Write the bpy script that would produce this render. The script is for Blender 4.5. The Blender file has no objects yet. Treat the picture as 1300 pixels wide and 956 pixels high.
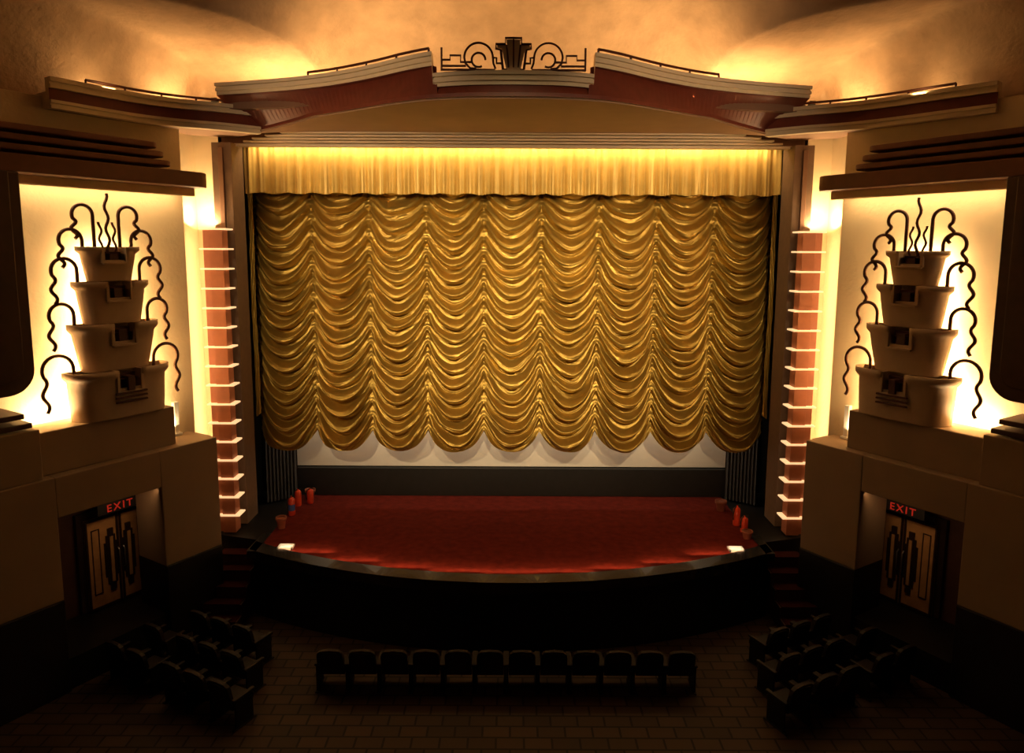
import bpy, bmesh, math, random
from mathutils import Vector, Matrix, noise
random.seed(4)
C=bpy.context; SC=C.scene
CAMZ=8.7
# ------------------------------------------------------------------ materials
def mat(name,col,rough=.6,metal=0,var=.12,nscale=6,bump=0,bscale=40,emit=None,estr=0,coat=0,col2=None,spec=None,sheen=0):
    m=bpy.data.materials.new(name); m.use_nodes=True
    nt=m.node_tree; b=nt.nodes['Principled BSDF']
    b.inputs['Roughness'].default_value=rough; b.inputs['Metallic'].default_value=metal
    if spec is not None: b.inputs['Specular IOR Level'].default_value=spec
    if coat: b.inputs['Coat Weight'].default_value=coat
    if sheen: b.inputs['Sheen Weight'].default_value=sheen
    tc=nt.nodes.new('ShaderNodeTexCoord')
    n=nt.nodes.new('ShaderNodeTexNoise'); n.inputs['Scale'].default_value=nscale; n.inputs['Detail'].default_value=5
    nt.links.new(tc.outputs['Object'],n.inputs['Vector'])
    r=nt.nodes.new('ShaderNodeValToRGB')
    c2=col2 or tuple(c*(1-var*2) for c in col)
    r.color_ramp.elements[0].color=(*c2,1); r.color_ramp.elements[1].color=(*col,1)
    r.color_ramp.elements[0].position=.3; r.color_ramp.elements[1].position=.7
    nt.links.new(n.outputs['Fac'],r.inputs['Fac']); nt.links.new(r.outputs['Color'],b.inputs['Base Color'])
    if bump:
        n2=nt.nodes.new('ShaderNodeTexNoise'); n2.inputs['Scale'].default_value=bscale; n2.inputs['Detail'].default_value=4
        nt.links.new(tc.outputs['Object'],n2.inputs['Vector'])
        bp=nt.nodes.new('ShaderNodeBump'); bp.inputs['Strength'].default_value=bump; bp.inputs['Distance'].default_value=.05
        nt.links.new(n2.outputs['Fac'],bp.inputs['Height']); nt.links.new(bp.outputs['Normal'],b.inputs['Normal'])
    if emit:
        b.inputs['Emission Color'].default_value=(*emit,1); b.inputs['Emission Strength'].default_value=estr
    return m
CREAM=mat('cream_plaster',(.80,.66,.42),.75,var=.04,nscale=1.5,bump=.15,bscale=12)
CEIL=mat('rough_ceiling_plaster',(.64,.46,.29),.8,var=.12,nscale=2.2,bump=.5,bscale=9)
TRIM=mat('ivory_trim',(.88,.76,.55),.5,var=.03)
RED=mat('oxblood_paint',(.20,.042,.024),.5,var=.1)
BROWN=mat('brown_paint',(.26,.14,.085),.6,var=.06,nscale=3)
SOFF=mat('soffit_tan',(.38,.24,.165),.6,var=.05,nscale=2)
FINB=mat('fin_brown',(.20,.075,.04),.5,var=.08)
DBROWN=mat('dark_brown_paint',(.085,.035,.022),.5,var=.1)
TAN=mat('tan_wall_paint',(.33,.23,.15),.7,var=.06,nscale=1.2)
JAMB=mat('jamb_brown',(.22,.14,.09),.55,var=.08)
POT=mat('planter_plaster',(.50,.37,.26),.6,var=.04)
POTIN=mat('planter_inset_red',(.09,.025,.018),.6)
IRON=mat('wrought_iron_painted',(.12,.038,.022),.45,metal=.1)
TERRA=mat('column_terracotta',(.50,.185,.10),.5,var=.06)
FIN=mat('glowing_ledge_fin',(.9,.8,.6),.4,var=.01,emit=(1,.62,.30),estr=.95)  # pale ledges given their own glow, standing in for concealed strip lights
CARPET=mat('red_stage_carpet',(.155,.018,.011),.95,var=.2,nscale=5,bump=.3,bscale=120,spec=.08)
STEPC=mat('step_carpet_maroon',(.045,.010,.007),.95,spec=.05)
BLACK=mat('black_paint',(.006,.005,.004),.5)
GLOSS=mat('black_lacquer_lip',(.03,.03,.03),.25,coat=.5)
MASK=mat('black_velvet',(.018,.017,.016),.9)
SCREEN=mat('screen_white',(.88,.86,.80),.8,var=.02)
GREYC=mat('grey_leg_curtain',(.055,.05,.048),.85)
SEAT=mat('seat_dark_leather',(.012,.006,.005),.6,var=.2)
SEATM=mat('seat_iron',(.008,.007,.006),.6,metal=.3)
DOORM=mat('door_tan_panel',(.55,.30,.12),.45,var=.15,nscale=4)
DOORD=mat('door_dark_wood',(.03,.014,.009),.4)
REDP=mat('extinguisher_red',(.80,.07,.02),.3)
BLUEP=mat('label_blue',(.05,.12,.45),.4)
TCP=mat('terracotta_pot',(.32,.09,.045),.7)
STEEL=mat('steel',(.5,.5,.5),.3,metal=.9)
WHITE=mat('white_enamel',(.85,.84,.8),.4,var=.01)
EXITM=mat('exit_letters',(.5,.02,.01),.5,emit=(1,.05,.025),estr=.17)
GOLD=mat('gold_satin',(.56,.375,.085),.34,metal=.68,var=.08,nscale=2,bump=.18,bscale=40)
GOLDV=mat('gold_satin_valance',(.72,.50,.14),.42,metal=.3,var=.08,nscale=4)
def tile_mat():
    m=bpy.data.materials.new('floor_tiles'); m.use_nodes=True; nt=m.node_tree; b=nt.nodes['Principled BSDF']
    tc=nt.nodes.new('ShaderNodeTexCoord'); br=nt.nodes.new('ShaderNodeTexBrick')
    br.inputs['Scale'].default_value=1; br.inputs['Brick Width'].default_value=.5; br.inputs['Row Height'].default_value=.3
    br.inputs['Mortar Size'].default_value=.02
    br.inputs['Color1'].default_value=(.075,.044,.027,1); br.inputs['Color2'].default_value=(.045,.027,.018,1); br.inputs['Mortar'].default_value=(.008,.006,.004,1)
    nt.links.new(tc.outputs['Object'],br.inputs['Vector']); nt.links.new(br.outputs['Color'],b.inputs['Base Color'])
    b.inputs['Roughness'].default_value=.55; b.inputs['Specular IOR Level'].default_value=.3
    return m
TILE=tile_mat()
# ------------------------------------------------------------------ mesh builder
class MB:
    def __init__(s): s.v=[]; s.f=[]; s.m=[]; s.mats=[]; s.sm=[]
    def mi(s,m):
        if m not in s.mats: s.mats.append(m)
        return s.mats.index(m)
    def grid(s,rows,m,smooth=False,closed=False,skip=None,mfun=None):
        o=len(s.v); k=len(rows[0])
        for r in rows: s.v+= [tuple(p) for p in r]
        for i in range(len(rows)-1):
            for j in range(k if closed else k-1):
                if skip and skip(i,j): continue
                j2=(j+1)%k
                s.f.append((o+i*k+j,o+i*k+j2,o+(i+1)*k+j2,o+(i+1)*k+j))
                s.m.append(s.mi(mfun(i,j) if mfun else m)); s.sm.append(smooth)
    def face(s,pts,m):
        o=len(s.v); s.v+=[tuple(p) for p in pts]; s.f.append(tuple(range(o,o+len(pts)))); s.m.append(s.mi(m)); s.sm.append(False)
    def box(s,x0,x1,y0,y1,z0,z1,m,F=None):
        F=F or (lambda x,y,z:(x,y,z))
        c=[F(x,y,z) for z in (z0,z1) for (x,y) in ((x0,y0),(x1,y0),(x1,y1),(x0,y1))]
        o=len(s.v); s.v+=c
        for q in ((0,3,2,1),(4,5,6,7),(0,1,5,4),(1,2,6,5),(2,3,7,6),(3,0,4,7)):
            s.f.append(tuple(o+i for i in q)); s.m.append(s.mi(m)); s.sm.append(False)
    def prism(s,poly,z0,z1,m,F=None,mtop=None):
        F=F or (lambda x,y,z:(x,y,z)); n=len(poly); o=len(s.v)
        s.v+=[F(x,y,z0) for x,y in poly]+[F(x,y,z1) for x,y in poly]
        for i in range(n):
            j=(i+1)%n; s.f.append((o+i,o+j,o+n+j,o+n+i)); s.m.append(s.mi(m)); s.sm.append(False)
        s.f.append(tuple(o+n+i for i in range(n))); s.m.append(s.mi(mtop or m)); s.sm.append(False)
        s.f.append(tuple(o+n-1-i for i in range(n))); s.m.append(s.mi(m)); s.sm.append(False)
    def tube(s,pts,r,m,segs=8):
        pts=[Vector(p) for p in pts]; rows=[]
        up=None
        for i,p in enumerate(pts):
            t=(pts[min(i+1,len(pts)-1)]-pts[max(i-1,0)]).normalized()
            if up is None:
                up=t.orthogonal().normalized()
            up=(up-t*up.dot(t)).normalized(); sd=t.cross(up)
            rows.append([p+(up*math.cos(a)+sd*math.sin(a))*r for a in [2*math.pi*k/segs for k in range(segs)]])
        s.grid(rows,m,True,closed=True); s.face(rows[0][::-1],m); s.face(rows[-1],m)
    def lathe(s,cx,cy,prof,m,segs=20,mf=None):
        rows=[[(cx+r*math.cos(2*math.pi*k/segs),cy+r*math.sin(2*math.pi*k/segs),z) for k in range(segs)] for r,z in prof]
        s.grid(rows,m,True,closed=True,mfun=mf)
        s.face(rows[0][::-1],m); s.face(rows[-1],m)
    def obj(s,name,bevel=0,parent=None,solid=0,recalc=True):
        me=bpy.data.meshes.new(name); me.from_pydata(s.v,[],s.f)
        for m in s.mats: me.materials.append(m)
        for p,mi,sm in zip(me.polygons,s.m,s.sm): p.material_index=mi; p.use_smooth=sm
        if recalc:
            bm=bmesh.new(); bm.from_mesh(me); bmesh.ops.recalc_face_normals(bm,faces=bm.faces); bm.to_mesh(me); bm.free()
        ob=bpy.data.objects.new(name,me); SC.collection.objects.link(ob)
        if solid:
            md=ob.modifiers.new('solid','SOLIDIFY'); md.thickness=solid; md.offset=0
        if bevel:
            md=ob.modifiers.new('bev','BEVEL'); md.width=bevel; md.segments=2; md.limit_method='ANGLE'; md.angle_limit=math.radians(40)
        if parent: ob.parent=parent
        return ob
def empty(name,loc=(0,0,0)):
    e=bpy.data.objects.new(name,None); SC.collection.objects.link(e); e.empty_display_size=.2; return e
def WF(side):
    return lambda t,n,z:(side*(7.3+.524*t-.852*n),17.2-.852*t-.524*n,z)
def area(name,loc,direction,sx,sy,power,col=(1,.62,.26),spread=180):
    l=bpy.data.lights.new(name,'AREA'); l.shape='RECTANGLE'; l.size=sx; l.size_y=sy; l.energy=power; l.color=col
    l.spread=math.radians(spread)
    o=bpy.data.objects.new(name,l); SC.collection.objects.link(o); o.location=loc
    o.rotation_euler=Vector(direction).to_track_quat('-Z','Y').to_euler(); return o
def spot(name,loc,target,power,angle,blend=.6,col=(1,.66,.32),r=.25):
    l=bpy.data.lights.new(name,'SPOT'); l.energy=power; l.spot_size=math.radians(angle); l.spot_blend=blend; l.color=col; l.shadow_soft_size=r
    o=bpy.data.objects.new(name,l); SC.collection.objects.link(o); o.location=loc
    o.rotation_euler=(Vector(target)-Vector(loc)).to_track_quat('-Z','Y').to_euler(); return o
def lerpk(keys,x):
    for (a,b),(c,d) in zip(keys,keys[1:]):
        if x<=c:
            f=(x-a)/(c-a); return b+(d-b)*f
    return keys[-1][1]
def smoothk(keys,x,w=.5):
    return sum(lerpk(keys,abs(x+w*k/5)) for k in range(-5,6))/11

# ------------------------------------------------------------------ room shell
b=MB(); b.face([(-17,-6,0),(17,-6,0),(17,21,0),(-17,21,0)],TILE); b.obj('floor',recalc=False)
def Xw(Y): return 7.3+.615*(17.2-max(Y,9.0)) if Y<17.2 else 7.3
def Xc(Y): return lerpk([(-10,30),(12.6,14),(13.4,10.2),(14.0,8.0),(14.8,6.3),(15.8,5.2),(17,4.7),(19,4.5)],Y)
b=MB(); rows=[]
NY=200; NX=260
for i in range(NY+1):
    Y=18.6-(i/NY)**1.5*24.6
    row=[]
    for j in range(NX+1):
        a=-1+2*j/NX; xw=Xw(Y)+.5; X=a*xw
        s=xw-abs(X)
        q=min(1,(18.6-Y)/7.0); hc=3.0+3.5*math.sqrt(max(0,1-(1-q)**2))
        q3=min(1,(18.6-Y)/6.0); hl=3.0+1.9*math.sqrt(max(0,1-(1-q3)**2))+.06*max(0,12-Y)
        q2=min(1,s/4.0); hs=2.75+3.8*math.sqrt(max(0,1-(1-q2)**2))
        e=(sum(Xc(Y+.25*k) for k in (-2,-1,0,1,2))/5-abs(X))/1.3
        f=0 if e<0 else (1 if e>1 else math.sin(e*math.pi/2)**1.0)
        base=hl+(max(hc,hl)-hl)*f
        k=.2; hh=max(k-abs(base-hs),0)/k; h=min(base,hs)-hh*hh*k*.25
        row.append((X,Y,CAMZ+h))
    rows.append(row)
b.grid(rows,CEIL,True); b.obj('ceiling')
T0=.62
for side,nm in ((-1,'left'),(1,'right')):
    W=WF(side); b=MB()
    b.box(T0,9.63,-.3,0,4.0,11.6,CREAM,W)
    b.box(T0,.9,-.3,.0,0,4.0,TAN,W)
    x0=side*12.25; b.box(min(x0,x0+side*.3),max(x0,x0+side*.3),-6,9.1,0,12.2,TAN)
    b.box(.2,9.6,-.9,-.6,0,4.2,DBROWN,W)
    b.box(.2,9.6,-.6,0.0,4.0,4.1,DBROWN,W)
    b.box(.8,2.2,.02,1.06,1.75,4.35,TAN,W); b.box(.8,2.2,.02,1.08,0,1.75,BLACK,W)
    b.box(2.2,4.3,.02,1.06,3.55,4.35,TAN,W)
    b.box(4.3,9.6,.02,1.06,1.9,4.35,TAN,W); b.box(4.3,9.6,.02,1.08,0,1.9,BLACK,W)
    b.box(1.64,4.39,0,.8,4.35,5.2,TAN,W)
    b.box(4.46,6.6,0,1.0,4.35,5.32,TAN,W)
    b.box(4.55,6.4,0,.95,5.36,5.46,DBROWN,W); b.box(4.65,6.4,0,.9,5.54,5.64,DBROWN,W)
    b.obj('wall_'+nm,bevel=.02)
    b=MB()
    def rr(x0,x1,y0,y1,r,corners='tl tr bl br'):
        pts=[]
        for (cx,cy,a0,k) in ((x1-r,y1-r,0,'tr'),(x0+r,y1-r,90,'tl'),(x0+r,y0+r,180,'bl'),(x1-r,y0+r,270,'br')):
            if k in corners:
                for i in range(9):
                    a=math.radians(a0+90*i/8); pts.append((cx+r*math.cos(a),cy+r*math.sin(a)))
            else:
                pts.append((x1 if 'r' in k else x0, y1 if 't' in k else y0))
        return pts
    b.prism(rr(.49,6.6,0,.9,.28,'tl'),10.02,10.35,FINB,W)
    b.box(.62,4.42,.42,.47,9.84,10.03,CREAM,W)  # added lip, only hides the fill light under the lintel
    WV=lambda t,z,n:W(t,n,z)
    b.prism(rr(4.42,6.2,6.0,10.02,.45,'bl br'),.12,.92,DBROWN,WV)
    b.prism(rr(4.62,6.0,6.25,10.02,.3,'bl br'),.92,1.0,DBROWN,WV)
    b.box(4.8,5.8,0,.12,6.3,10.0,DBROWN,W)
    for k,(t0,h) in enumerate(((1.5,2.10),(1.35,1.92),(1.2,1.74))):
        b.prism(rr(t0,6.4,0,.62,.2,'tl'),CAMZ+h,CAMZ+h+.12,FINB,W)
    b.obj('trim_wall_frame_'+nm,bevel=.025)
b=MB(); b.box(-12.6,12.6,-6.3,-6,0,15.6,TAN); b.obj('wall_back')
b=MB(); b.box(-12.2,12.2,-6,1.3,6.85,7.1,DBROWN); b.box(-12.2,12.2,1.2,1.35,6.85,7.3,DBROWN); b.obj('balcony_floor')
b=MB()
b.box(-8.1,8.1,20.3,20.5,0,12.5,BLACK)
for s in (-1,1):
    x=sorted((s*7.35,s*7.5)); b.box(x[0],x[1],18.2,20.3,0,12.5,BLACK)
    x=sorted((s*7.2,s*8.7)); b.box(x[0],x[1],18.0,18.2,0,11.9,CREAM)
    x=sorted((s*7.9,s*8.2)); b.box(x[0],x[1],16.85,18.05,0,11.9,CREAM)
b.box(-7.5,7.5,18.25,20.4,11.75,11.95,BLACK)
b.obj('wall_front')
b=MB()
for s in (-1,1):
    x=sorted((s*6.82,s*7.3)); b.box(x[0],x[1],17.6,18.35,1.6,11.22,JAMB)
    x=sorted((s*7.02,s*7.14)); b.box(x[0],x[1],17.56,17.6,1.75,11.1,BROWN)
for i,(xx,y,z0,z1) in enumerate(((7.3,17.9,11.17,11.25),(6.6,17.8,11.25,11.31),(6.35,17.7,11.31,11.37),(6.0,17.6,11.37,11.43),(5.6,17.5,11.43,11.50))):
    b.box(-xx,xx,y,18.1,z0,z1-.012,TRIM)
b.box(-7.3,7.3,18.0,18.15,11.25,11.9,BROWN)
b.obj('proscenium_arch',bevel=.01)

# ------------------------------------------------------------------ cornice
b=MB()
Y1=lambda X: smoothk([(0,13.9),(1.57,14.1),(2.4,14.75),(3.3,15.4),(4.6,15.95),(6.7,16.3),(9,16.4)],X,.8)
Y2=lambda X: smoothk([(0,14.05),(1.57,14.2),(2.4,14.7),(3.4,15.5),(4.4,16.2),(5.4,16.9),(6.2,17.25),(9,17.6)],X,.8)
rows=[]; N=120
ss=[-6.6+13.2*i/N for i in range(N+1)]
ss=sorted([x for x in ss if abs(abs(x)-1.57)>.03]+[-1.58,-1.56,1.56,1.58])
for X in ss:
    a=abs(X); y=Y1(X); ht=3.35 if a<1.57 else 3.6+.16*(1-(a-1.57)/5.03)
    X2=X*6.15/6.6; y2=Y2(X2); h2=2.9-.2*max(0,(abs(X2)-4.4)/1.7)
    XB=X*5.6/6.6; XR=X*6.25/6.6
    P=[(X,18.3,3.1),(X,y+.3,3.1),(X,y+.3,ht),(X,y-.03,ht),(X,y-.03,ht-.07),(X,y+.05,ht-.07),(X,y+.05,ht-.11),(X,y-.0,ht-.11),(X,y,ht-.17),(X,y+.08,ht-.17),(X,y+.08,ht-.24),
       (XR,y+.12,ht-.25),(X2,y2-.04,h2+.07),(X2,y2-.04,h2+.0),(X2,y2+.04,h2),(X2,y2+.04,h2-.03)]
    for k in range(1,7):
        f=k/6; P.append((X2+(XB-X2)*f, y2+.04+(17.55-y2)*f, h2-.03+(2.79-h2)*f))
    rows.append([(p[0],p[1],CAMZ+p[2]) for p in P])
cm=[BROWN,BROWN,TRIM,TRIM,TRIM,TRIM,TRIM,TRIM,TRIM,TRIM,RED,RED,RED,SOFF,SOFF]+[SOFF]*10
b.grid(rows,TRIM,False,mfun=lambda i,j:cm[j])
b.face(rows[0][1:17],RED); b.face(rows[-1][1:17],RED)
b.obj('trim_canopy_cornice')
def cr(pts,n=8):
    out=[]
    for i in range(1,len(pts)-2):
        p0,p1,p2,p3=[Vector(q) for q in pts[i-1:i+3]]
        for k in range(n):
            t=k/n; out.append(.5*((2*p1)+(p2-p0)*t+(2*p0-5*p1+4*p2-p3)*t*t+(3*p1-p0-3*p2+p3)*t**3))
    out.append(Vector(pts[-2])); return out
wkL=[(-9.4,13.5),(-8.85,14.0),(-8.4,14.75),(-7.9,15.5),(-7.3,16.05),(-6.6,16.45),(-5.9,17.0),(-5.5,17.6)]
wkR=[(-9.75,13.3),(-9.2,13.95),(-8.6,14.65),(-7.95,15.45),(-7.3,16.05),(-6.6,16.45),(-5.9,17.0),(-5.5,17.6)]
for s,nm,wk in ((-1,'left',wkL),(1,'right',wkR)):
    b=MB(); pl=cr(wk); rows=[]
    for i,p in enumerate(pl):
        t=(pl[min(i+1,len(pl)-1)]-pl[max(0,i-1)]).normalized(); n=Vector((t.y,-t.x))
        def q(o,h): return (-s*(p.x+n.x*o),p.y+n.y*o,CAMZ+h)
        rows.append([q(-1.6,2.95),q(-.15,2.95),q(-.15,3.2),q(.1,3.2),q(.1,3.12),q(.04,3.12),q(.04,3.07),q(.08,3.07),q(.08,3.0),q(0,3.0),q(0,2.78),q(.07,2.78),q(.07,2.72),q(.02,2.72),q(.02,2.68),q(.06,2.68),q(.06,2.62),q(-.12,2.62),q(-.5,2.66),q(-1.7,2.7)])
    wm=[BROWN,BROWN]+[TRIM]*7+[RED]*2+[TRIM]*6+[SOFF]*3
    b.grid(rows,TRIM,False,mfun=lambda i,j:wm[j]); b.face(rows[0],TRIM); b.face(rows[-1],TRIM)
    b.obj('trim_wing_cornice_'+nm)
def rail(name,pts,r=.028,post=.16):
    b=MB(); b.tube(pts,r,IRON)
    for k in range(0,len(pts),max(1,len(pts)//4)):
        p=pts[k]; b.tube([p,(p[0],p[1],p[2]-post)],r*.8,IRON)
    b.obj(name)
for s,wk in ((-1,wkL),(1,wkR)):
    pts=[(s*x,Y1(x)+.12,CAMZ+3.6+.16*(1-(x-1.57)/5.03)+.10) for x in [1.65+ (4.45-1.65)*k/24 for k in range(25)]]
    rail('cornice_rail',pts)
    pl=cr(wk)[6:36]
    rail('cornice_rail',[( -s*p.x,p.y+.1,CAMZ+3.29) for p in pl],.028,.13)
# crest ornament
b=MB(); oy=13.98; oz=CAMZ+3.36; r=.021
def ln(pts,m=IRON,rr_=r): b.tube([(x,oy,oz+z) for x,z in pts],rr_,m,6)
def arc(cx,cz,R,a0,a1,n=18): return [(cx+R*math.cos(math.radians(a0+(a1-a0)*k/n)),cz+R*math.sin(math.radians(a0+(a1-a0)*k/n))) for k in range(n+1)]
for s in (-1,1):
    ln([(s*.13,.0),(s*.20,.02),(s*.24,.36),(s*.33,.38),(s*.33,.47),(s*.15,.47),(s*.15,.58),(0,.58)],rr_=.024)
    ln([(s*.09,.05),(s*.13,.46)],rr_=.015)
    ln([(s*.2,.12),(s*.32,.12),(s*.32,.22),(s*.38,.22)])
    big=arc(s*.66,.22,.27,180 if s>0 else 0,0 if s>0 else 180,18)
    ln([(s*.34,.02),(s*.38,.12)]+big+[(s*.91,.12),(s*.82,.03),(s*.70,.02)])
    ln(arc(s*.66,.18,.13,180 if s>0 else 0,-120 if s>0 else 300))
    ln([(s*.80,.14),(s*1.0,.14),(s*1.0,.26),(s*1.2,.26),(s*1.2,.18),(s*1.36,.18)])
    ln([(s*.35,-.0),(s*1.36,-.0)]); ln([(s*.9,.07),(s*1.36,.07)])
    ln([(s*1.36,-.02),(s*1.36,.40)])
ln([(0,.05),(0,.56)],rr_=.015)
fan=[(-.13,0),(.13,0),(.22,.38),(.31,.4),(.31,.46),(.13,.46),(.13,.56),(-.13,.56),(-.13,.46),(-.31,.46),(-.31,.4),(-.22,.38)]
b.prism(fan,oy+.02,oy+.06,TRIM,lambda x,z,y:(x,y,oz+z))
b.obj('crest_ornament')

# ------------------------------------------------------------------ light columns
for s in (-1,1):
    b=MB(); x0,x1=6.76,7.40; n=16; z0=1.62; z1=9.15; dz=(z1-z0)/n
    F=lambda x,y,z:(s*x,y,z)
    for i in range(n):
        z=z0+i*dz
        b.box(x0+.12,x1-.02,17.05,17.3,z,z+dz-.04,TERRA,F)
        b.box(x0+.12,x1-.2,16.98,17.05,z,z+dz-.04,TERRA,F)
        b.box(x0,x1+.03,16.93,17.34,z+dz-.04,z+dz,FIN,F)
    b.box(7.0,7.1,17.3,17.54,z0,z1,JAMB,F)  # unseen divider, added to keep the column lamp off the jamb
    b.obj('proscenium_light_column',bevel=.01)
    area('column_lamp',(s*7.2,17.48,5.4),(s*1,.35,0),.28,7.2,100,(1,.66,.32))
    area('column_top_lamp',(s*7.5,17.5,9.25),(s*.1,.25,1),.5,.3,55,(1,.66,.32))

# ------------------------------------------------------------------ tiered planters
N0=.34
for s in (-1,1):
    W=WF(s); par=empty('tiered_planter_sconce'); tc=2.66
    tiers=[(5.2,6.2,1.8,2.05,.62),(6.17,7.15,1.28,1.74,.52),(7.13,8.0,1.08,1.46,.44),(8.0,8.7,.82,1.2,.36)]
    sh=MB(); ins=MB()
    ins.box(tc-.16,tc+.16,0,N0+.04,5.2,8.4,POT,W)
    for (zb,zt,wb,wt,dep) in tiers:
        H=zt-zb; rows=[]
        levels=[0,.03,.3,.55,.62,.80,.86,.90,1.0]
        NP=40
        for l in levels:
            w=wb+(wt-.16-wb)*min(1,l/.8)**.9
            if l>=.86: w=wt-.06
            if l>=.9: w=wt
            d=dep*(w/wt)
            row=[]
            for k in range(NP+1):
                a=math.pi*k/NP; cc=math.cos(a); sn=math.sin(a); e=2/3.6
                row.append(W(tc+ (w/2)*math.copysign(abs(cc)**e,cc), N0+d*abs(sn)**e, zb+H*l))
            rows.append(row)
        nlow=4; NW=.19
        def skip(i,j):
            a=math.pi*(j+.5)/NP; t=(wt/2)*math.copysign(abs(math.cos(a))**(2/3.6),math.cos(a))
            return i>=nlow and abs(t)<NW+.06
        sh.grid(rows,POT,True,skip=skip)
        sh.grid([[rows[i][0],rows[i][-1]] for i in range(len(levels))],POT)
        ins.face(rows[0],POT); ins.face(rows[5],POTIN)
        nz0=zb+H*.56; fr=N0+dep*.97
        ins.box(tc-.25,tc+.25,fr-.28,fr-.2,nz0-.02,zt-.1,POTIN,W)
        for side in (-1,1):
            ins.box(tc+side*.25-.03,tc+side*.25+.03,fr-.28,fr+.02,nz0-.02,zt-.01,POT,W)
        ins.box(tc-.25,tc+.25,fr-.28,fr+.03,nz0-.05,nz0,POT,W)
        if zb<5.5:
            for kk in range(3):
                ins.box(tc-.33,tc+.33,fr-.0,fr+.05,nz0-.06-.09*kk,nz0-.02-.09*kk,POTIN,W)
            ins.box(tc-.07,tc+.07,fr-.2,fr+.05,nz0,zt-.14,POTIN,W)
        else:
            ins.box(tc-.09,tc+.09,fr-.22,fr-.05,nz0,zt-.14,POTIN,W)
    sh.obj('planter_shells',solid=.035,parent=par)
    ins.obj('planter_insets',parent=par,bevel=.008)
    ir=MB()
    def hook(t0,z0,up,R,tail,sd,nn=.42,wav=.05):
        pts=[]
        for k in range(5): pts.append((t0,z0+up*k/4))
        for k in range(1,17):
            a=math.pi*1.12*k/16; pts.append((t0+sd*(R-R*math.cos(a)),z0+up+R*math.sin(a)))
        ex,ez=pts[-1]
        for k in range(1,25):
            f=k/24; pts.append((ex-sd*wav*math.sin(f*math.pi*3.0)-sd*.02*f,ez-(tail-.1)*f))
        ir.tube([W(t,nn,z) for t,z in pts],.036,IRON,8)
    for sd in (-1,1):
        hook(tc+sd*.84,6.1,.18,.29,.82,sd)
        hook(tc+sd*.76,7.05,.3,.23,.70,sd)
        hook(tc+sd*.64,7.9,.33,.24,.66,sd)
        hook(tc+sd*.50,8.6,.22,.22,.55,sd)
        hook(tc+sd*.26,8.45,.88,.20,.5,sd)
        pts=[(tc+sd*.14+.03*math.sin(k*.9),8.45+.75*k/16) for k in range(17)]
        ir.tube([W(t,.44,z) for t,z in pts],.024,IRON)
    pts=[(tc+.035*math.sin(k*.9),8.5+1.28*k/20) for k in range(21)]
    ir.tube([W(t,.46,z) for t,z in pts],.03,IRON)
    ir.obj('iron_scrolls',parent=par)
    wn=Vector((s*.852,.524,0))
    PL=(1,.68,.33)
    for (z,sx,sy,p) in ((5.72,1.7,.8,200),(6.68,1.15,.7,140),(7.6,.95,.6,105),(8.35,.7,.45,75)):
        area('planter_back_lamp',W(tc,.31,z),wn,sx,sy,p,PL)
    tn=Vector((-s*.524,.852,0))
    area('pilaster_back_lamp',W(4.6,.07,7.6),tn,.1,3.0,16,PL)
    a=area('lintel_fill_light',W(2.5,.32,9.99),Vector((0,0,-1))+wn*.15,3.4,.12,28,PL)  # added fill, brightens the upper part of the panel
    z=-(Vector((0,0,-1))+wn*.15).normalized(); x=tn; x=(x-z*x.dot(z)).normalized(); y=z.cross(x)
    a.rotation_euler=Matrix((x,y,z)).transposed().to_euler()
    area('ledge_trough_lamp',W(3.95,.25,5.25),Vector((0,0,1))+wn*.5,.5,.2,34,PL)
    area('ledge_trough_lamp',W(1.45,.25,4.6),Vector((0,0,1))+wn*.5,.3,.2,10,PL)
    lb=MB(); lb.prism([(1.15,.1),(1.27,.1),(1.27,.22),(1.15,.22)],4.36,5.15,WHITE,W)
    lb.box(1.11,1.31,.06,.26,4.355,4.42,WHITE,W)
    lb.obj('ledge_lamp_box',bevel=.015)

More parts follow.
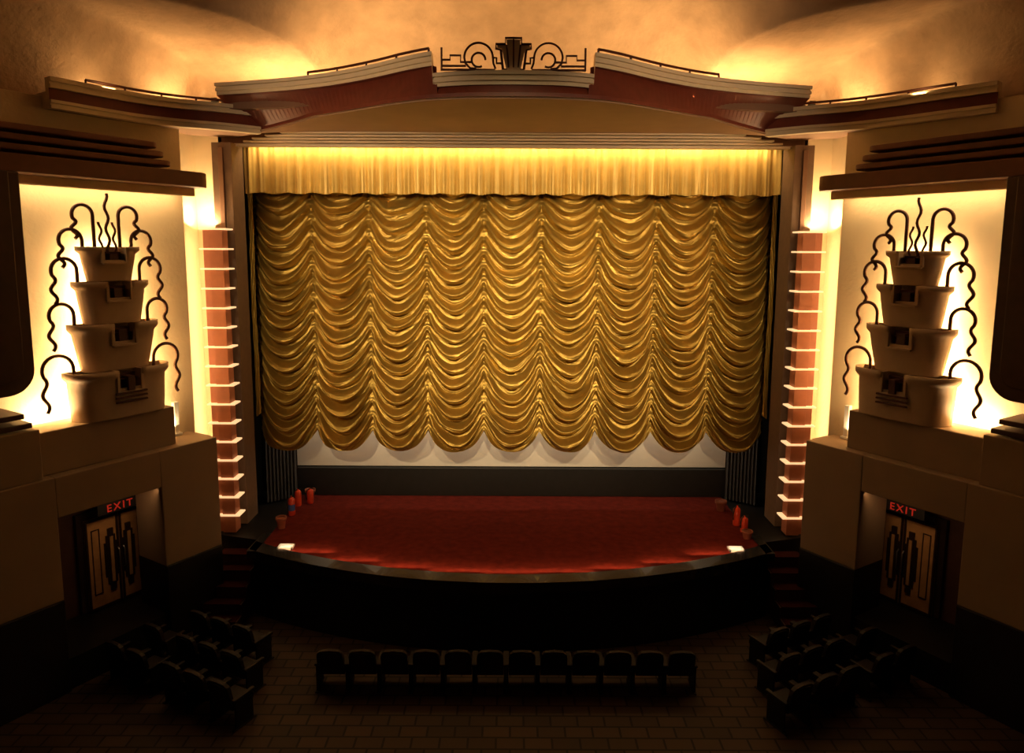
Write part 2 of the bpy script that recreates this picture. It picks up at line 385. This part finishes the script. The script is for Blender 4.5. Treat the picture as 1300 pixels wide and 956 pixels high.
# ------------------------------------------------------------------ doors
for s in (-1,1):
    W=WF(s); b=MB(); F=lambda t,n,z:W(t,-.6+n,z)
    c=2.37; w=1.46; z0=.66; z1=2.75
    b.box(c-w/2-.14,c+w/2+.14,0,.10,z0,z1+.16,DOORD,F)
    for sd in (-1,1):
        a,bb=sorted((c+sd*.02,c+sd*w/2))
        b.box(a,bb,.10,.16,z0,z1,DOORM,F)
        for (p,q,r_,t_) in ((a,bb,z0,z0+.05),(a,bb,z1-.05,z1),(a,a+.04,z0,z1),(bb-.04,bb,z0,z1)):
            b.box(p,q,.15,.185,r_,t_,DOORD,F)
        m=c+sd*.20
        for i,(hw,hz) in enumerate(((.15,.40),(.105,.56),(.06,.72))):
            b.box(m-hw,m+hw,.15,.175+.012*i,1.72-hz,1.72+hz,DOORD,F)
        b.box(m-.035,m+.035,.2,.222,1.2,2.25,DOORM,F)
        m=c+sd*.52
        b.box(m-.09,m-.07,.15,.175,1.0,2.5,DOORD,F); b.box(m+.07,m+.09,.15,.175,1.0,2.5,DOORD,F)
        b.box(m-.09,m+.09,.15,.175,2.48,2.5,DOORD,F); b.box(m-.09,m+.09,.15,.175,1.0,1.02,DOORD,F)
        b.tube([F(c+sd*.06,.2,1.45),F(c+sd*.06,.26,1.5),F(c+sd*.06,.26,1.9),F(c+sd*.06,.2,1.95)],.015,STEEL,6)
    b.obj('door_1' if s<0 else 'door_2')
    area('door_fill_light',W(2.6,.9,3.5),Vector((s*.852,.524,-1.1)),1.2,.15,2.8,(1,.55,.24),120)  # added fill so the door doesn't sink into the dark recess
    b=MB(); b.box(.95,4.28,-.58,1.0,0,.64,BLACK,W); b.obj('door_steps')
    cu=bpy.data.curves.new('exit_sign','FONT'); cu.body='EXIT'; cu.size=.23; cu.extrude=.01; cu.align_x='CENTER'; cu.space_character=1.3
    o=bpy.data.objects.new('exit_sign',cu); SC.collection.objects.link(o); cu.materials.append(EXITM)
    xa=Vector((.524,.852,0)) if s<0 else Vector((.524,-.852,0))
    za=Vector((-s*.852,-.524,0)); M=Matrix((xa,Vector((0,0,1)),za)).transposed().to_4x4()
    M.translation=Vector(W(c+.2,.05,2.99)); o.matrix_world=M
    bx=MB(); bx.box(c-.27,c+.67,.0,.035,2.95,3.2,BLACK,W); bx.box(c-.2,c-.15,-.6,0,3.05,3.1,BLACK,W); bx.box(c+.55,c+.6,-.6,0,3.05,3.1,BLACK,W); bx.obj('exit_sign_box')

# ------------------------------------------------------------------ stage
SZ=1.6
R=12.4; cy=26.8
def front(x,off=0): return cy-math.sqrt((R+off)**2-x*x)
xs=[-6.1+12.2*k/60 for k in range(61)]
b=MB()
poly=[(x,front(x)) for x in xs]+[(6.1,16.6),(7.45,17.0),(7.34,20.2),(-7.34,20.2),(-7.45,17.0),(-6.1,16.6)]
b.prism(poly,0,SZ-.02,BLACK)
poly=[(x,front(x,-.36)) for x in xs if abs(x)<5.9]+[(5.98,16.4),(6.05,19.75),(-6.05,19.75),(-5.98,16.4)]
b.prism(poly,SZ-.05,SZ+.01,CARPET)
rows=[]
for x in [-6.18+12.36*k/60 for k in range(61)]:
    y0=front(x,.08); y1=front(x,-.32)
    rows.append([(x,y0,SZ-.2),(x,y0,SZ+.04),(x,y1,SZ+.04),(x,y1,SZ-.03)])
b.grid(rows,GLOSS,False)
for s in (-1,1):
    x=sorted((s*5.98,s*6.2)); b.box(x[0],x[1],15.85,16.9,SZ-.16,SZ+.04,GLOSS)
b.obj('stage')
for s in (-1,1):
    b=MB(); F=lambda x,y,z:(s*x,y,z)
    for k in range(5):
        b.box(6.22,7.1,16.4-.32*k,16.72-.32*k+.02,0,1.3-.26*k,DBROWN,F)
        b.box(6.25,7.08,16.4-.32*k-.02,16.72-.32*k,1.3-.26*k,1.3-.26*k+.02,STEPC,F)
    b.obj('stage_steps')
b=MB(); b.box(-6.25,6.25,19.9,19.95,2.45,11,SCREEN); b.box(-6.5,6.5,19.96,20.05,1.6,11.2,MASK)
b.box(-6.25,6.25,19.75,19.9,1.62,2.42,MASK); b.obj('projection_screen')
for s in (-1,1):
    b=MB(); rows=[]
    for k in range(121):
        f=k/120; x=6.1+.7*f; y=19.6-.5*f+.05*math.sin(f*55)
        rows.append([(s*x,y,1.63),(s*x,y,11.1)])
    b.grid(rows,GREYC,True); b.obj('leg_curtain')
area('screen_fill_light',(0,19.3,5.2),(0,1,-1.2),11.5,.15,130,(1,.8,.55))  # invented source behind the curtain, brightens the visible screen strip
# ------------------------------------------------------------------ festoon curtain
b=MB(); NB=9; NU=NB*44; NV=700; X0=6.88; rows=[]
bayr=[random.random() for _ in range(NB+2)]
for j in range(NV+1):
    v=j/NV; row=[]
    for i in range(NU+1):
        u=i/NU*NB; bi=min(NB-1,int(u)); f=u-bi; q=2*f-1; aq=abs(q)
        x=-X0+2*X0*i/NU
        dome=1-aq**2.1
        zb=3.72-.54*(1-aq**2.4)
        z=10.3+(zb-10.3)*v
        wob=noise.noise(Vector((x*.8,z*.6,3)))
        wob2=noise.noise(Vector((x*1.9+9,z*2.2,7)))
        sag=.72*(0.55+.45*min(1,v*4))
        p=(z+sag*dome)/.405+.26*wob+.12*wob2+bayr[bi]*.35*(1-aq**6)
        fr=p-math.floor(p)
        # drooping belly: rolls forward low, tucks in hard underneath
        g=math.sin(math.pi*min(1,fr)**.44)**1.9 if 0<fr<1 else 0
        p2=p*2.0+.55+wob*.4; fr2=p2-math.floor(p2); g2=math.sin(math.pi*fr2**.6)**2
        p3=p*4.0+wob2*1.5; fr3=p3-math.floor(p3); g3=math.sin(math.pi*fr3)
        amp=(1-aq**3.4)
        edge=.022*math.sin(z*34+3*wob)*math.exp(-((1-aq)/.1)**2)
        big=.9+.45*noise.noise(Vector((bi*3.3,math.floor(p)*1.7,2)))
        half=.5+.6*noise.noise(Vector((x*.9+5,math.floor(p)*2.3,8)))
        dep=amp*(.37*g*big+.085*g2*half+.012*g3)+.18*(1-aq**1.4)+edge+.06*g*(1-amp)
        row.append((x,19.13-dep,z))
    rows.append(row)
b.grid(rows,GOLD,True); b.obj('festoon_stage_curtain',recalc=False)
for s in (-1,1):
    b=MB(); rows=[]
    for j in range(121):
        z=10.2-5.9*j/120
        rows.append([(s*(6.72+.12*k/10),18.60+.03*math.sin(k*1.9+z*1.5)+.02*math.sin(z*9+k),z-.1*k/10) for k in range(11)])
    b.grid(rows,GOLD,True); b.obj('curtain_side_tail')
b=MB(); rows=[]; NU=1400
for j in range(13):
    v=j/12; row=[]
    for i in range(NU+1):
        x=-6.84+13.68*i/NU
        ph=x*21+2.2*noise.noise(Vector((x*1.3,0,1)))
        w=math.sin(ph)*.045+math.sin(ph*2.3+1)*.016
        row.append((x,18.46+w*(.5+.6*v)+.05*noise.noise(Vector((x*2,v,5))),11.35-1.27*v+.02*math.sin(x*9.5)*v))
    rows.append(row)
b.grid(rows,GOLDV,True); b.obj('curtain_valance',recalc=False)

# ------------------------------------------------------------------ stage props
def ext(x,y,h=.55,r=.09,lab=None):
    b=MB(); z=SZ+.012
    b.lathe(x,y,[(r*.9,z),(r,z+.02),(r,z+h*.25),(r,z+h*.55),(r,z+h*.78),(r*.7,z+h*.86),(r*.25,z+h*.9),(r*.25,z+h*.97)],REDP,18,mf=lambda i,j:(lab or REDP) if i==2 else REDP)
    b.tube([(x,y,z+h*.97),(x+.08,y-.03,z+h*1.0)],.014,BLACK)
    b.tube([(x,y,z+h*.93),(x-.08,y-.04,z+h*.85),(x-.11,y-.06,z+h*.5),(x-.10,y-.06,z+h*.3)],.014,BLACK)
    b.obj('fire_extinguisher')
def pot(x,y,r=.13,h=.26):
    b=MB(); z=SZ+.012
    b.lathe(x,y,[(r*.68,z),(r*.9,z+h*.72),(r*1.05,z+h*.74),(r*1.08,z+h),(r*.92,z+h),(r*.88,z+h*.85)],TCP,18)
    b.obj('terracotta_plant_pot')
ext(-5.86,18.2,lab=BLUEP); ext(-5.9,18.9,.5); ext(-5.62,19.1,.45)
ext(5.85,17.65,.55); ext(5.9,17.2,.45)
pot(-5.85,17.3,.13,.3); pot(-5.72,19.45,.14,.28); pot(5.75,18.7,.15,.28); pot(5.85,16.8,.13,.2)
for s in (-1,1):
    b=MB(); F=lambda x,y,z:(s*x,y,z)
    b.box(5.2,5.52,16.0,16.22,SZ+.012,SZ+.03,WHITE,F)
    for (a,c,d,e) in ((5.18,5.21,15.98,16.24),(5.51,5.54,15.98,16.24),(5.18,5.54,15.98,16.01),(5.18,5.54,16.21,16.24)):
        b.box(a,c,d,e,SZ+.012,SZ+.06,WHITE,F)
    b.obj('footlight_box')
    area('footlight_box_lamp',(s*5.36,16.11,SZ+.4),(0,0,-1),.1,.1,.4,(1,.85,.6),70)
# ------------------------------------------------------------------ seats
def seat_mesh():
    b=MB()
    out=[(-.26,.38),(-.26,.80),(-.24,.88),(-.18,.93),(0,.95),(.18,.93),(.24,.88),(.26,.80),(.26,.38)]
    def F(x,z,y): return (x,y-.18-(z-.38)*.22,z)
    b.prism(out,-.04,.05,SEAT,F)
    b.prism([(x*.8,.42+(z-.38)*.86) for x,z in out],-.06,-.035,SEAT,F)
    b.box(-.25,.25,-.16,.30,.36,.46,SEAT)
    for s in (-1,1):
        b.box(s*.29-.02,s*.29+.02,-.2,.22,0,.56,SEATM); b.box(s*.29-.035,s*.29+.035,-.24,.26,.56,.61,SEAT)
        b.box(s*.29-.03,s*.29+.03,-.26,.28,0,.03,SEATM)
    return b
tmpl=seat_mesh().obj('theatre_seat',bevel=.012)
first=True
def seat(x,y,rot):
    global first
    if first: o=tmpl; first=False
    else:
        o=tmpl.copy(); SC.collection.objects.link(o)
    o.location=(x,y,0); o.rotation_euler=(0,0,rot)
for k in range(12): seat(-3.52+.625*k,13.2,0)
for s in (-1,1):
    for r_ in range(3):
        for k in range(3 if r_<1 else 5):
            lx=k*.63+(.35 if k>2 else 0)
            if r_==1 and k>3: continue
            bx=s*(5.45)+(-.15*s*r_); by=14.05-.95*r_
            seat(bx+s*lx*math.cos(.45),by+lx*math.sin(.45),s*.45)
# ------------------------------------------------------------------ lights
WARM=(1,.58,.23)
for X,p in ((-5.3,150),(-2.8,115),(0,75),(2.8,115),(5.3,150)):
    area('cove_lamp',(X,Y1(X)+.9,CAMZ+3.2),(0,.75,1),2.2,.25,p*.54,WARM)
for s in (-1,1):
    area('cove_lamp',(s*8.5,15.1,CAMZ+3.05),(s*.3,.2,1),.25,1.0,15,WARM)
    area('cove_lamp',(s*7.5,16.5,CAMZ+3.05),(s*.1,.4,1),.6,.6,32,WARM)
area('batten_lamp',(0,18.22,11.30),(0,.35,-1),13.0,.08,150,(1,.66,.30))
for s in (-1,0,1):
    spot('balcony_spot_lamp',(s*5,2.0,13.6),(s*3.0,18.8,6.9),5600,30,.9,(1,.71,.36))
for s in (-1,1):
    spot('canopy_fill_spot',(s*6,1.5,12.0),(s*3.6,15.5,11.5),2500,30,1,(1,.66,.38),.4)  # added front fill for the fascia and soffit, no known fixture
area('house_lamp',(0,6,14.2),(0,.2,-1),6,3,9,(1,.6,.32))
for k in range(-4,5):
    x=k*1.2; y=front(x,-.38)+.05
    area('footlight_lamp',(x,y,SZ+.14),(0,1,-.25),1.2,.06,4,(1,.5,.22))
w=bpy.data.worlds.new('World'); SC.world=w; w.use_nodes=True
w.node_tree.nodes['Background'].inputs[0].default_value=(.02,.012,.008,1); w.node_tree.nodes['Background'].inputs[1].default_value=.3
# ------------------------------------------------------------------ camera
cam=bpy.data.cameras.new('camera'); co=bpy.data.objects.new('camera',cam); SC.collection.objects.link(co)
cam.sensor_width=36; cam.lens=36*900/1300; cam.shift_y=-45/1300; cam.clip_start=.05
co.matrix_world=Matrix.Translation((0,0,CAMZ))@Matrix.Rotation(math.radians(90-7.41),4,'X')@Matrix.Rotation(math.radians(.3),4,'Z')
SC.camera=co
SC.view_settings.view_transform='Standard'; SC.view_settings.look='None'
